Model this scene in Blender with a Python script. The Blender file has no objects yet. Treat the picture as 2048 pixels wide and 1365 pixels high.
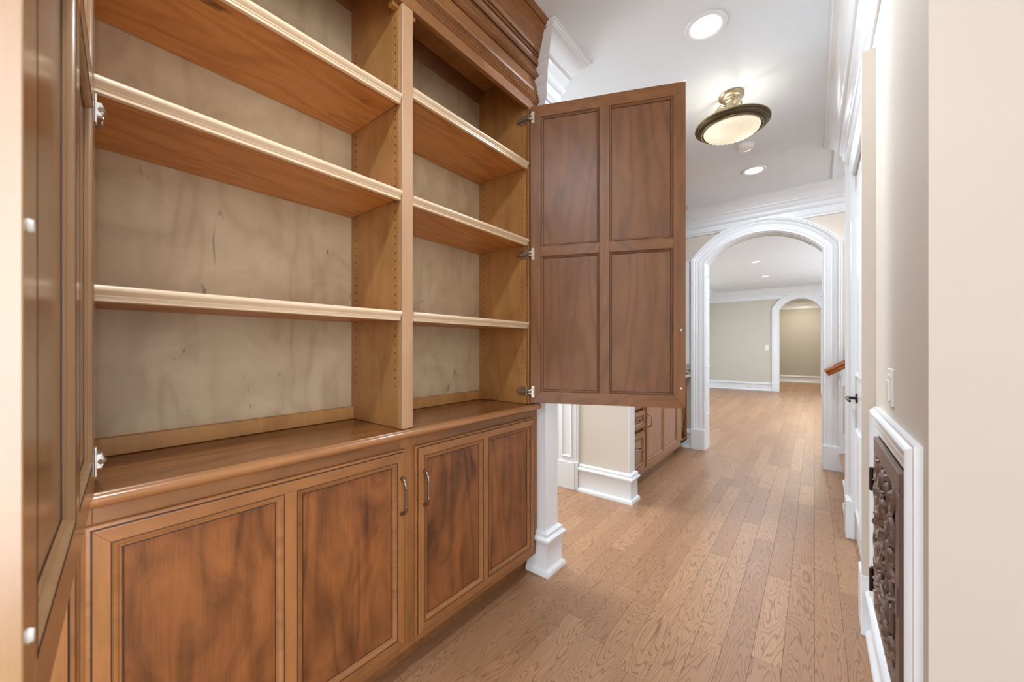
import bpy, bmesh, math, random
from mathutils import Vector, Matrix
random.seed(7)
C = bpy.context.scene.collection
SC = bpy.context.scene
PI = math.pi
# ------------------------------------------------------------------ camera
cam_d = bpy.data.cameras.new('camera'); cam = bpy.data.objects.new('camera', cam_d); C.objects.link(cam)
cam_d.sensor_width = 36.0; cam_d.lens = 36.0 * 756 / 2048
cam_d.shift_y = 12.5 / 2048
cam_d.clip_start = 0.02
cam.location = (0, 0, 1.25)
cam.rotation_euler = (PI/2, 0, math.atan(605/756))
cam_d.dof.use_dof = True; cam_d.dof.focus_distance = 2.2; cam_d.dof.aperture_fstop = 5.6
SC.camera = cam
# ------------------------------------------------------------------ world and lights
SC.view_settings.view_transform = 'Standard'; SC.view_settings.look = 'None'
SC.view_settings.gamma = 1.0; SC.view_settings.use_curve_mapping = False
SC.view_settings.exposure = 0.25
w = bpy.data.worlds.new('world'); SC.world = w; w.use_nodes = True
w.node_tree.nodes['Background'].inputs[0].default_value = (0.93, 0.96, 1.0, 1)
w.node_tree.nodes['Background'].inputs[1].default_value = 4.0
H = 2.9       # ceiling height

def area(name, loc, size, power, col=(1, .96, .9), rot=(0, 0, 0), spread=PI):
    d = bpy.data.lights.new(name, 'AREA'); d.shape = 'DISK' if not isinstance(size, tuple) else 'RECTANGLE'
    if isinstance(size, tuple): d.size, d.size_y = size
    else: d.size = size
    d.energy = power; d.color = col; d.spread = spread
    o = bpy.data.objects.new(name, d); C.objects.link(o); o.location = loc; o.rotation_euler = rot
    return o
def point(name, loc, rad, power, col=(1, .93, .84)):
    d = bpy.data.lights.new(name, 'POINT'); d.shadow_soft_size = rad; d.energy = power; d.color = col
    o = bpy.data.objects.new(name, d); C.objects.link(o); o.location = loc
    return o
WHT = (.84, .92, 1.0)
for y, p in ((-1.9, 9), (.15, 17), (2.139, 15), (4.16, 15)):      # the row of recessed lights down the hall
    area('hall_lamp', (-.44, y, H - .012), .14, p, WHT)
area('foyer_top_fill', (.5, -2.0, H - .02), .6, 12, WHT)  # added overhead fill behind the camera, no fitting there
area('foyer_side_fill', (1.55, -.85, 1.5), (2.4, 1.7), 33, (.84, .92, 1.0), rot=(0, PI/2, 0), spread=math.radians(95))      # added soft fill from the camera's right; no window is built there
for x, y in ((-2.2, 2.5), (-3.4, 2.4)): area('passage_top_fill', (x, y, H - .02), .3, 16, WHT)  # unseen, added to brighten the passage and the hall beside it
for x in (-2.0, -.9, .3):
    for y in (6.7, 8.632, 10.529): area('room_lamp_and_fill', (x, y, H - .012), .14, 11, WHT)  # some sit at modelled downlights, the rest are added to raise brightness
area('room_side_fill', (1.55, 9.2, 1.6), (2.2, 5.0), 95, (.86, .93, 1.0), rot=(0, PI/2, 0))  # added side fill for this room; its right wall has no window
area('passage_end_fill', (-3.45, 2.4, 1.5), (1.8, .9), 30, (.84, .92, 1.0), rot=(0, -PI/2, 0))  # added fill from the closed end of the passage
area('stair_fill', (1.3, 4.4, H - .02), .2, 10, WHT)  # extra source out of view, added for brightness
for y in (14.3, 15.9): area('far_room_fill', (-.3, y, H - .012), .14, 26, (1, .9, .75))  # out of view, added to light the last room

# ------------------------------------------------------------------ materials
def new_mat(name):
    m = bpy.data.materials.new(name); m.use_nodes = True
    nt = m.node_tree; b = nt.nodes['Principled BSDF']
    return m, nt, b
def N(nt, t, **kw):
    n = nt.nodes.new(t)
    for k, v in kw.items(): setattr(n, k, v)
    return n
def lin(c):
    return tuple(((v/255)/12.92 if v/255 <= .04045 else ((v/255+.055)/1.055)**2.4) for v in c) + (1,)
def plain(name, c, rough=.5, metal=0, bump=0, bscale=200, coat=0, emit=None, estr=0, spec=.5):
    m, nt, b = new_mat(name)
    b.inputs['Base Color'].default_value = lin(c); b.inputs['Roughness'].default_value = rough
    b.inputs['Metallic'].default_value = metal; b.inputs['Coat Weight'].default_value = coat
    b.inputs['Specular IOR Level'].default_value = spec
    if emit: b.inputs['Emission Color'].default_value = lin(emit); b.inputs['Emission Strength'].default_value = estr
    tc = N(nt, 'ShaderNodeTexCoord')
    n = N(nt, 'ShaderNodeTexNoise'); n.inputs['Scale'].default_value = bscale; n.inputs['Detail'].default_value = 3
    nt.links.new(tc.outputs['Object'], n.inputs['Vector'])
    if bump:
        bp = N(nt, 'ShaderNodeBump'); bp.inputs['Strength'].default_value = bump; bp.inputs['Distance'].default_value = .002
        nt.links.new(n.outputs['Fac'], bp.inputs['Height']); nt.links.new(bp.outputs['Normal'], b.inputs['Normal'])
    # very slight tone variation
    n2 = N(nt, 'ShaderNodeTexNoise'); n2.inputs['Scale'].default_value = 3
    nt.links.new(tc.outputs['Object'], n2.inputs['Vector'])
    mx = N(nt, 'ShaderNodeMix', data_type='RGBA'); mx.inputs[6].default_value = lin(tuple(v*.97 for v in c)); mx.inputs[7].default_value = lin(c)
    nt.links.new(n2.outputs['Fac'], mx.inputs[0]); nt.links.new(mx.outputs[2], b.inputs['Base Color'])
    return m
def math_(nt, op, a, b=None):
    n = N(nt, 'ShaderNodeMath', operation=op)
    for i, v in enumerate((a, b)):
        if v is None: continue
        if isinstance(v, (int, float)): n.inputs[i].default_value = v
        else: nt.links.new(v, n.inputs[i])
    return n.outputs[0]
def wood(name, light, dark, axis='z', rough=.4, blotch=.6, rings=.35, ringfreq=9, knots=0, fine=.32, coat=0.0, vary=.15, bl_scale=1.0, asp=1.0):
    """wood whose grain runs along the given axis"""
    m, nt, b = new_mat(name)
    tc = N(nt, 'ShaderNodeTexCoord'); oi = N(nt, 'ShaderNodeObjectInfo')
    off = N(nt, 'ShaderNodeVectorMath', operation='SCALE'); off.inputs[0].default_value = (13.1, 7.7, 5.3)
    nt.links.new(oi.outputs['Random'], off.inputs['Scale'])
    add = N(nt, 'ShaderNodeVectorMath', operation='ADD')
    nt.links.new(tc.outputs['Object'], add.inputs[0]); nt.links.new(off.outputs[0], add.inputs[1])
    def mapped(across, along):
        mp = N(nt, 'ShaderNodeMapping'); s = [across]*3; s['xyz'.index(axis)] = along
        mp.inputs['Scale'].default_value = s; nt.links.new(add.outputs[0], mp.inputs[0]); return mp.outputs[0]
    def noise(vec, detail=2, rough_=.5, dist=0):
        n = N(nt, 'ShaderNodeTexNoise'); n.inputs['Scale'].default_value = 1; n.inputs['Detail'].default_value = detail
        n.inputs['Roughness'].default_value = rough_; n.inputs['Distortion'].default_value = dist
        nt.links.new(vec, n.inputs['Vector']); return n.outputs['Fac']
    bl = noise(mapped(7*bl_scale, 3.4*bl_scale*asp), 4, .62, 1.0)
    h = noise(mapped(5, .7*asp), 2, .45, .2 + (asp-1)*.3)
    ring = math_(nt, 'SINE', math_(nt, 'MULTIPLY', h, ringfreq*6.28))
    ring = math_(nt, 'POWER', math_(nt, 'ADD', math_(nt, 'MULTIPLY', ring, .5), .5), 2.5)
    fn = noise(mapped(260, 7), 2, .6)
    f = math_(nt, 'ADD', math_(nt, 'MULTIPLY', math_(nt, 'SUBTRACT', bl, .5), blotch*2.2), .45)
    f = math_(nt, 'ADD', f, math_(nt, 'MULTIPLY', math_(nt, 'SUBTRACT', ring, .3), rings))
    f = math_(nt, 'ADD', f, math_(nt, 'MULTIPLY', math_(nt, 'SUBTRACT', fn, .5), fine))
    f = math_(nt, 'ADD', f, math_(nt, 'MULTIPLY', math_(nt, 'SUBTRACT', oi.outputs['Random'], .5), vary))
    cl = N(nt, 'ShaderNodeClamp'); nt.links.new(f, cl.inputs[0])
    mx = N(nt, 'ShaderNodeMix', data_type='RGBA'); mx.inputs[6].default_value = lin(light); mx.inputs[7].default_value = lin(dark)
    nt.links.new(cl.outputs[0], mx.inputs[0])
    col = mx.outputs[2]
    if knots:
        kn = noise(mapped(16, 3.2), 3, .7, 1.2)
        r = N(nt, 'ShaderNodeMapRange'); r.inputs[1].default_value = .70 - .02*knots; r.inputs[2].default_value = .76
        nt.links.new(kn, r.inputs[0])
        mx2 = N(nt, 'ShaderNodeMix', data_type='RGBA'); mx2.inputs[7].default_value = lin(tuple(v*.5 for v in dark))
        nt.links.new(math_(nt, 'MULTIPLY', r.outputs[0], .8), mx2.inputs[0]); nt.links.new(col, mx2.inputs[6]); col = mx2.outputs[2]
    nt.links.new(col, b.inputs['Base Color'])
    b.inputs['Roughness'].default_value = rough; b.inputs['Coat Weight'].default_value = coat; b.inputs['Coat Roughness'].default_value = .25
    bp = N(nt, 'ShaderNodeBump'); bp.inputs['Strength'].default_value = .12; bp.inputs['Distance'].default_value = .001
    nt.links.new(fn, bp.inputs['Height']); nt.links.new(bp.outputs['Normal'], b.inputs['Normal'])
    return m
def oak(name, axis='y'):
    m, nt, b = new_mat(name)
    tc = N(nt, 'ShaderNodeTexCoord'); oi = N(nt, 'ShaderNodeObjectInfo')
    geo = N(nt, 'ShaderNodeAttribute'); geo.attribute_name = 'board'
    rnd = math_(nt, 'FRACT', math_(nt, 'ADD', oi.outputs['Random'], geo.outputs['Fac']))
    off = N(nt, 'ShaderNodeVectorMath', operation='SCALE'); off.inputs[0].default_value = (31.1, 47.7, 19.3)
    nt.links.new(rnd, off.inputs['Scale'])
    add = N(nt, 'ShaderNodeVectorMath', operation='ADD')
    nt.links.new(tc.outputs['Object'], add.inputs[0]); nt.links.new(off.outputs[0], add.inputs[1])
    def mapped(across, along):
        mp = N(nt, 'ShaderNodeMapping'); s = [across]*3; s['xyz'.index(axis)] = along
        mp.inputs['Scale'].default_value = s; nt.links.new(add.outputs[0], mp.inputs[0]); return mp.outputs[0]
    def noise(vec, detail=2, rough_=.5, dist=0):
        n = N(nt, 'ShaderNodeTexNoise'); n.inputs['Scale'].default_value = 1; n.inputs['Detail'].default_value = detail
        n.inputs['Roughness'].default_value = rough_; n.inputs['Distortion'].default_value = dist
        nt.links.new(vec, n.inputs['Vector']); return n.outputs['Fac']
    h = noise(mapped(11, 1.35), 2.0, .45, .25)
    frq = math_(nt, 'ADD', math_(nt, 'MULTIPLY', math_(nt, 'FRACT', math_(nt, 'MULTIPLY', rnd, 7.3)), 22), 22)
    ring = math_(nt, 'FRACT', math_(nt, 'MULTIPLY', h, frq))
    rp = N(nt, 'ShaderNodeValToRGB'); e = rp.color_ramp.elements
    e[0].position = 0; e[0].color = (0, 0, 0, 1); e[1].position = .66; e[1].color = (.12, .12, .12, 1)
    x = e.new(.84); x.color = (1, 1, 1, 1); x = e.new(.93); x.color = (.8, .8, .8, 1); x = e.new(1.0); x.color = (0, 0, 0, 1)
    nt.links.new(ring, rp.inputs[0])
    fine = noise(mapped(420, 12), 2, .6)
    pore = math_(nt, 'MULTIPLY', math_(nt, 'SUBTRACT', fine, .5), .9)
    g = math_(nt, 'ADD', math_(nt, 'MULTIPLY', rp.outputs[0], math_(nt, 'ADD', math_(nt, 'MULTIPLY', fine, .9), .2)), pore)
    base = N(nt, 'ShaderNodeMix', data_type='RGBA')
    base.inputs[6].default_value = lin((184, 142, 106)); base.inputs[7].default_value = lin((150, 110, 80))
    big = noise(mapped(3, 1.2), 2, .5)
    t = math_(nt, 'ADD', math_(nt, 'MULTIPLY', rnd, .6), math_(nt, 'MULTIPLY', big, .4))
    nt.links.new(t, base.inputs[0])
    mx = N(nt, 'ShaderNodeMix', data_type='RGBA'); mx.clamp_factor = True
    nt.links.new(base.outputs[2], mx.inputs[6]); mx.inputs[7].default_value = lin((96, 62, 42))
    nt.links.new(math_(nt, 'MULTIPLY', g, .86), mx.inputs[0]); nt.links.new(mx.outputs[2], b.inputs['Base Color'])
    b.inputs['Roughness'].default_value = .36
    bp = N(nt, 'ShaderNodeBump'); bp.inputs['Strength'].default_value = .1; bp.inputs['Distance'].default_value = .001
    nt.links.new(g, bp.inputs['Height']); bp.invert = True; nt.links.new(bp.outputs['Normal'], b.inputs['Normal'])
    return m
def granite():
    m, nt, b = new_mat('granite')
    tc = N(nt, 'ShaderNodeTexCoord')
    v = N(nt, 'ShaderNodeTexVoronoi'); v.inputs['Scale'].default_value = 90; nt.links.new(tc.outputs['Object'], v.inputs['Vector'])
    n = N(nt, 'ShaderNodeTexNoise'); n.inputs['Scale'].default_value = 40; n.inputs['Detail'].default_value = 5; nt.links.new(tc.outputs['Object'], n.inputs['Vector'])
    mx = N(nt, 'ShaderNodeMix', data_type='RGBA'); mx.inputs[6].default_value = lin((205, 200, 180)); mx.inputs[7].default_value = lin((90, 96, 84))
    r = N(nt, 'ShaderNodeMapRange'); r.inputs[1].default_value = .42; r.inputs[2].default_value = .62
    nt.links.new(n.outputs['Fac'], r.inputs[0]); nt.links.new(r.outputs[0], mx.inputs[0])
    nt.links.new(mx.outputs[2], b.inputs['Base Color']); b.inputs['Roughness'].default_value = .15
    return m
# stained maple family
ST_L, ST_D = (160, 110, 68), (100, 62, 34)
M = dict(
    wall=plain('beige_paint', (217, 208, 196), .75, bump=.05, bscale=300),
    wall2=plain('greige_paint', (205, 200, 189), .75, bump=.05),
    wall3=plain('tan_paint', (190, 186, 176), .75, bump=.05),
    ceil=plain('ceiling_paint', (226, 234, 241), .7, bump=.03),
    trim=plain('white_enamel', (233, 237, 241), .28),
    plate=plain('white_plastic', (240, 240, 236), .3),
    hingew=plain('hinge_nickel', (225, 222, 214), .3, metal=.35),
    hinged=plain('hinge_steel', (165, 148, 128), .35, metal=.6),
    bumper=plain('clear_bumper', (245, 245, 240), .2),
    pull=plain('pewter', (150, 128, 112), .32, metal=1),
    bronze=plain('dark_bronze', (70, 52, 42), .35, metal=.8),
    iron=plain('cast_bronze', (124, 105, 96), .38, metal=.45, bump=.2, bscale=120),
    black=plain('black_void', (14, 12, 11), .8),
    glaze=plain('dark_glaze', (62, 36, 22), .5),
    brass=plain('antique_brass', (178, 164, 136), .34, metal=.75),
    rim=plain('aged_bronze_rim', (84, 72, 52), .38, metal=.75, bump=.25, bscale=90),
    rimb=plain('gilt_bead', (176, 154, 112), .4, metal=.6, bump=.6, bscale=160),
    oak=oak('oak_floor'),
    sub=plain('subfloor', (90, 60, 40), .8),
    granite=granite(),
    stv=wood('stained_maple_vertical', ST_L, ST_D, 'z', .34, .55, .18),
    sty=wood('stained_maple_lengthwise', ST_L, ST_D, 'y', .34, .45, .18),
    stx=wood('stained_maple_crosswise', ST_L, ST_D, 'x', .34, .45, .18),
    frv=wood('face_frame_maple_vertical', (176, 120, 70), (118, 74, 38), 'z', .38, .4, .12),
    fry=wood('face_frame_maple_lengthwise', (170, 116, 70), (110, 68, 36), 'y', .36, .45, .15),
    frx=wood('face_frame_maple_crosswise', (170, 116, 70), (110, 68, 36), 'x', .36, .45, .15),
    panel=wood('door_panel_maple', (156, 96, 52), (78, 46, 26), 'z', .34, .85, .25, bl_scale=1.0, fine=.4),
    panel_in=wood('door_inner_panel_maple', (158, 108, 68), (102, 66, 38), 'z', .4, .32, .22, ringfreq=9, fine=.35),
    panel2=wood('pantry_panel_maple', (168, 122, 94), (120, 80, 58), 'z', .3, .4, .12),
    side=wood('clear_maple_vertical', (200, 150, 90), (150, 102, 54), 'z', .4, .6, .15, ringfreq=6),
    shelf=wood('shelf_maple', (224, 164, 96), (180, 118, 62), 'y', .42, .5, .35, ringfreq=10, knots=2.2, fine=.55),
    lip=wood('pale_maple', (238, 216, 186), (212, 180, 142), 'y', .3, .25, .1),
    neard=wood('near_door_maple', (176, 136, 94), (136, 98, 62), 'z', .24, .35, .12, coat=.6),
    neardx=wood('near_door_maple_rail', (176, 136, 94), (136, 98, 62), 'x', .24, .35, .12, coat=.6),
    neardp=wood('near_door_maple_panel', (160, 120, 80), (118, 82, 50), 'z', .2, .45, .2, coat=.7),
    post=wood('pale_stile_maple', (198, 160, 124), (170, 128, 92), 'z', .4, .3, .12),
    back=wood('birch_ply', (210, 190, 158), (172, 148, 114), 'z', .45, .6, .25, ringfreq=5, knots=.6, fine=.12, vary=.05, bl_scale=.7, asp=2.2),
    top=wood('worktop_maple', (162, 106, 58), (96, 56, 28), 'y', .24, .5, .3, ringfreq=6),
    nose=wood('nosing_maple', (182, 128, 82), (138, 90, 52), 'y', .2, .35, .12, coat=.5),
    rail=wood('handrail_wood', (170, 96, 44), (104, 52, 20), 'x', .25, .4, .2),
)
# glowing alabaster bowl
gm, gnt, gb = new_mat('alabaster_glass')
gb.inputs['Base Color'].default_value = lin((215, 203, 180)); gb.inputs['Roughness'].default_value = .4
gb.inputs['Emission Color'].default_value = lin((255, 246, 226)); gb.inputs['Emission Strength'].default_value = .27
gtr = N(gnt, 'ShaderNodeBsdfTranslucent'); gtr.inputs[0].default_value = lin((255, 240, 214))
gmx = N(gnt, 'ShaderNodeMixShader'); gmx.inputs[0].default_value = .10
gnt.links.new(gb.outputs[0], gmx.inputs[1]); gnt.links.new(gtr.outputs[0], gmx.inputs[2]); gnt.links.new(gmx.outputs[0], gnt.nodes['Material Output'].inputs[0])
M['bowl'] = gm
em, ent, eb = new_mat('lamp_lens')
eb.inputs['Base Color'].default_value = (1, 1, 1, 1); eb.inputs['Emission Color'].default_value = (1, .98, .94, 1); eb.inputs['Emission Strength'].default_value = 3
M['lens'] = em

# ------------------------------------------------------------------ mesh helpers
class MB:
    def __init__(self, T=None): self.v = []; self.f = []; self.T = T
    def vert(self, p):
        p = Vector(p)
        if self.T is not None: p = self.T @ p
        self.v.append(tuple(p)); return len(self.v) - 1
    def quad(self, *ids): self.f.append(tuple(ids))
    def box(self, x0, x1, y0, y1, z0, z1):
        i = [self.vert(p) for p in ((x0,y0,z0),(x1,y0,z0),(x1,y1,z0),(x0,y1,z0),(x0,y0,z1),(x1,y0,z1),(x1,y1,z1),(x0,y1,z1))]
        for a in ((0,3,2,1),(4,5,6,7),(0,1,5,4),(1,2,6,5),(2,3,7,6),(3,0,4,7)): self.f.append(tuple(i[k] for k in a))
        return self
    def prism(self, poly, fn, a, b):
        """poly: closed 2D outline, fn(u, v, t) -> 3D, extruded from t=a to t=b"""
        A = [self.vert(fn(u, v, a)) for u, v in poly]; B = [self.vert(fn(u, v, b)) for u, v in poly]; n = len(poly)
        for i in range(n): self.f.append((A[i], A[(i+1) % n], B[(i+1) % n], B[i]))
        self.f.append(tuple(reversed(A))); self.f.append(tuple(B)); return self
    def sweep(self, path, prof, fn, closed=False):
        """prof: closed outline of (offset to the left of the path, depth); mitred at each path vertex"""
        n = len(path); rings = []
        P = [Vector(p) for p in path]
        for i in range(n):
            ns = []
            if closed or i > 0: d = (P[i] - P[i-1]).normalized(); ns.append(Vector((-d.y, d.x)))
            if closed or i < n-1: d = (P[(i+1) % n] - P[i]).normalized(); ns.append(Vector((-d.y, d.x)))
            if len(ns) == 2: m = (ns[0] + ns[1]) / (1 + ns[0].dot(ns[1]))
            else: m = ns[0]
            rings.append([self.vert(fn(P[i].x + m.x*o, P[i].y + m.y*o, d)) for o, d in prof])
        k = len(prof)
        for i in range(n if closed else n-1):
            a, b = rings[i], rings[(i+1) % n]
            for j in range(k): self.f.append((a[j], a[(j+1) % k], b[(j+1) % k], b[j]))
        if not closed: self.f.append(tuple(reversed(rings[0]))); self.f.append(tuple(rings[-1]))
        return self
    def lathe(self, prof, c, seg=32, mod=None):
        """prof: list of (r, z) about vertical axis through c"""
        rings = []
        for r, z in prof:
            if r < 1e-6: rings.append([self.vert((c[0], c[1], c[2]+z))]); continue
            ring = []
            for k in range(seg):
                a = 2*PI*k/seg; rr = r * (mod(a, r) if mod else 1)
                ring.append(self.vert((c[0]+rr*math.cos(a), c[1]+rr*math.sin(a), c[2]+z)))
            rings.append(ring)
        for a, b in zip(rings, rings[1:]):
            for k in range(seg):
                k2 = (k+1) % seg
                if len(a) == 1: self.f.append((a[0], b[k], b[k2]))
                elif len(b) == 1: self.f.append((a[k], a[k2], b[0]))
                else: self.f.append((a[k], a[k2], b[k2], b[k]))
        return self
    def tube(self, pts, r, seg=8, flat=1.0, up=(0, 0, 1)):
        pts = [Vector(p) for p in pts]; rs = r if isinstance(r, (list, tuple)) else [r]*len(pts); rings = []
        for i, p in enumerate(pts):
            d = (pts[min(i+1, len(pts)-1)] - pts[max(i-1, 0)]).normalized()
            u = Vector(up)
            if abs(d.dot(u)) > .95: u = Vector((0, 1, 0)) if abs(d.y) < .9 else Vector((1, 0, 0))
            a = d.cross(u).normalized(); b = a.cross(d).normalized()
            rings.append([self.vert(p + (a*math.cos(2*PI*k/seg) + b*flat*math.sin(2*PI*k/seg))*rs[i]) for k in range(seg)])
        for a, b in zip(rings, rings[1:]):
            for k in range(seg): self.f.append((a[k], a[(k+1) % seg], b[(k+1) % seg], b[k]))
        self.f.append(tuple(reversed(rings[0]))); self.f.append(tuple(rings[-1])); return self
    def cyl(self, a, b, r, seg=16): return self.tube([a, b], r, seg)
    def build(self, name, mat, parent=None, smooth=False, bevel=0, label=None, kind=None, auto=False):
        me = bpy.data.meshes.new(name); me.from_pydata(self.v, [], self.f)
        bm = bmesh.new(); bm.from_mesh(me); bmesh.ops.recalc_face_normals(bm, faces=bm.faces)
        if smooth or auto:
            for f in bm.faces: f.smooth = True
            for e in bm.edges:
                if len(e.link_faces) == 2 and e.calc_face_angle(0) > math.radians(38): e.smooth = False
        bm.to_mesh(me); bm.free()
        me.materials.append(mat)
        o = bpy.data.objects.new(name, me); C.objects.link(o)
        if parent is not None: attach(o, parent)
        if bevel:
            b = o.modifiers.new('bevel', 'BEVEL'); b.width = bevel; b.segments = 1; b.limit_method = 'ANGLE'; b.angle_limit = math.radians(40)
        if label: o['label'] = label
        if kind: o['kind'] = kind
        return o
WORLD = {}
def attach(o, parent):
    o.parent = parent
    o.matrix_parent_inverse = WORLD.get(parent.name, Matrix.Identity(4)).inverted()
def empty(name, loc, label, cat, group=None):
    o = bpy.data.objects.new(name, None); C.objects.link(o); o.location = loc; o.empty_display_size = .05
    o['label'] = label; o['category'] = cat
    if group: o['group'] = group
    WORLD[o.name] = Matrix.Translation(loc)
    return o
def tag(o, label, cat, group=None):
    o['label'] = label; o['category'] = cat
    if group: o['group'] = group
    return o
def box(name, b, mat, parent=None, bevel=0, kind=None, label=None): return MB().box(*b).build(name, mat, parent, bevel=bevel, kind=kind, label=label)
XY = lambda a, b, d: (a, b, d)

# ------------------------------------------------------------------ setting: shell
WX = -1.155        # end faces of the stub walls on the left
RX = .205          # right wall face
S = 'structure'
floor = box('floor', (-5, 4, -4, 17.2, -.12, -.02), M['sub'], kind=S)
box('ceiling', (-5, 4, -4, 17.2, H, H+.1), M['ceil'], kind=S)
w_r = MB().box(RX, 1.6, 1.279, 3.92, 0, H).build('wall_right', M['wall'], kind=S)
# cut for the grille recess is made by building the wall around a pocket
w_r.data.clear_geometry()
DY0, DY1, DZ = 2.39, 3.30, 2.37
mb = MB(); gy0, gy1, gz0, gz1 = 1.43, 2.035, .235, .91
mb.box(RX, 1.6, 1.279, gy0, 0, H); mb.box(RX, 1.6, gy1, DY0, 0, H); mb.box(RX, 1.6, DY1, 3.92, 0, H); mb.box(RX, 1.6, DY0, DY1, DZ, H); mb.box(.26, 1.6, DY0, DY1, 0, DZ); mb.box(RX, 1.6, gy0, gy1, 0, gz0); mb.box(RX, 1.6, gy0, gy1, gz1, H)
mb.box(RX+.12, 1.6, gy0, gy1, gz0, gz1)
w_r.data.from_pydata(mb.v, [], mb.f)
box('wall_foyer', (1.6, 1.75, -4, 1.4, 0, H), M['wall'], kind=S)
box('wall_niche', (-1.75, -1.6, -4, 1.743, 0, H), M['wall'], kind=S)
box('wall_stub', (-3.6, WX-.006, 1.743, 1.862, 0, H), M['wall'], kind=S)
box('wall_pier', (-1.62, WX-.006, 2.947, 3.057, 0, H), M['wall'], kind=S)
box('wall_pantry', (-1.98, -1.86, 3.057, 5.06, 0, H), M['wall'], kind=S)
box('wall_passage', (-3.6, -3.5, 1.862, 3.2, 0, H), M['wall'], kind=S)
mb = MB(); mb.box(-3.5, -2.72, 3.08, 3.2, 0, H); mb.box(-2.72, -1.62, 3.08, 3.2, 2.3, H); mb.box(-1.80, -1.62, 3.0, 3.2, 0, 2.3)
mb.build('wall_passage_far', M['wall'], kind=S)
# ends of the stub walls, painted white like the trim
box('trim_1', (WX-.006, WX, 1.743, 1.862, .2, H), M['trim'], kind=S)
box('trim_2', (WX-.006, WX, 2.947, 3.057, .2, H), M['trim'], kind=S)
box('trim_3', (-1.26, WX, 1.737, 1.743, .2, H), M['trim'], kind=S)

def arch_pts(x0, x1, spring, apex, n=28):
    hc = (x1-x0)/2; r = apex-spring; Rr = (hc*hc+r*r)/(2*r); cz = apex-Rr; cx = (x0+x1)/2
    a0 = math.asin(hc/Rr)
    return [(cx+Rr*math.sin(-a0+2*a0*i/n), cz+Rr*math.cos(-a0+2*a0*i/n)) for i in range(n+1)]
def arch_wall(name, y0, y1, xl, xr, x0, x1, spring, apex, mat):
    mb = MB(); mb.box(xl, x0, y0, y1, 0, H); mb.box(x1, xr, y0, y1, 0, H)
    pts = arch_pts(x0, x1, spring, apex)
    for (a, za), (b, zb) in zip(pts, pts[1:]):
        mb.prism([(a, za), (b, zb), (b, H), (a, H)], lambda u, v, t: (u, t, v), y0, y1)
    return mb.build(name, mat, kind=S)
CAS = [(0, 0), (0, .016), (.004, .02), (.016, .02), (.02, .014), (.026, .014), (.03, .019), (.066, .024), (.072, .019), (.078, .024), (.1, .03),
       (.106, .026), (.112, .036), (.124, .044), (.132, .04), (.137, .046), (.15, .046), (.15, 0)]
def arch_trim(n, y, x0, x1, spring, apex, depth, side=-1, plinth=.245, w=.15):
    """moulded architrave swept up one leg, over the arch and down the other"""
    pts = [(x0, plinth)] + arch_pts(x0, x1, spring, apex) + [(x1, plinth)]
    k = w/.15
    t = MB().sweep(pts, [(o*k, d) for o, d in CAS], lambda a, b, d: (a, y+side*d, b)).build('trim_%d' % n, M['trim'], kind=S, auto=True)
    for xa, xb in ((x0-w-.004, x0+.004), (x1-.004, x1+w+.004)):
        MB().box(xa, xb, *sorted((y, y+side*.052)), 0, plinth).build('plinth_block', M['trim'], t, bevel=.003)
    return t
# end wall of the hall with the big arch
AX0, AX1, ASP, AAP = -1.04, .069, 2.27, 2.545
arch_wall('wall_hall_end', 5.06, 5.25, -2.7, 4, AX0-.002, AX1+.002, ASP, AAP+.002, M['wall'])
t5 = arch_trim(4, 5.06, AX0, AX1, ASP, AAP, .19)
arch_trim(5, 5.25, AX0, AX1, ASP, AAP, .19, side=1)
pts = [(AX0, 0)] + arch_pts(AX0, AX1, ASP, AAP) + [(AX1, 0)]
mb = MB().sweep(pts, [(0, 0), (0, .19), (-.008, .19), (-.008, 0)], lambda a, b, d: (a, 5.06+d, b))
# raised bead panels in the reveal
for yy in (5.085, 5.215):
    mb.sweep([(AX0, .42)] + [(AX0, 2.13)], [(-.007, 0), (-.016, .002), (-.016, .008), (-.007, .01)], lambda a, b, d, yy=yy: (a, yy+d, b))
    mb.sweep(arch_pts(AX0, AX1, ASP, AAP)[3:-3], [(-.007, 0), (-.016, .002), (-.016, .008), (-.007, .01)], lambda a, b, d, yy=yy: (a, yy+d, b))
for z in (.42, 1.0, 1.12, 2.12): mb.box(AX0+.007, AX0+.016, 5.085, 5.225, z, z+.01)
mb.build('trim_6', M['trim'], kind=S, auto=True)
# room beyond and its arch
B0, B1, BSP, BAP = -.78, .14, 2.30, 2.60
arch_wall('wall_room_far', 13.03, 13.2, -2.7, 4, B0, B1, BSP, BAP, M['wall2'])
arch_trim(7, 13.03, B0, B1, BSP, BAP, .17, w=.165)
MB().sweep([(B0, 0)] + arch_pts(B0, B1, BSP, BAP) + [(B1, 0)], [(0, 0), (0, .17), (-.008, .17), (-.008, 0)], lambda a, b, d: (a, 13.03+d, b)).build('trim_8', M['trim'], kind=S, auto=True)
box('wall_room_left', (-2.7, -2.55, 5.25, 13.03, 0, H), M['wall2'], kind=S)
box('wall_room_right', (1.6, 1.75, 5.25, 13.03, 0, H), M['wall2'], kind=S)
box('wall_last_room', (-2.7, 4, 16.95, 17.1, 0, H), M['wall3'], kind=S)
box('wall_last_room_left', (-1.75, -1.6, 13.2, 16.95, 0, H), M['wall3'], kind=S)
box('wall_last_room_right', (1.4, 1.55, 13.2, 16.95, 0, H), M['wall3'], kind=S)

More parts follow.
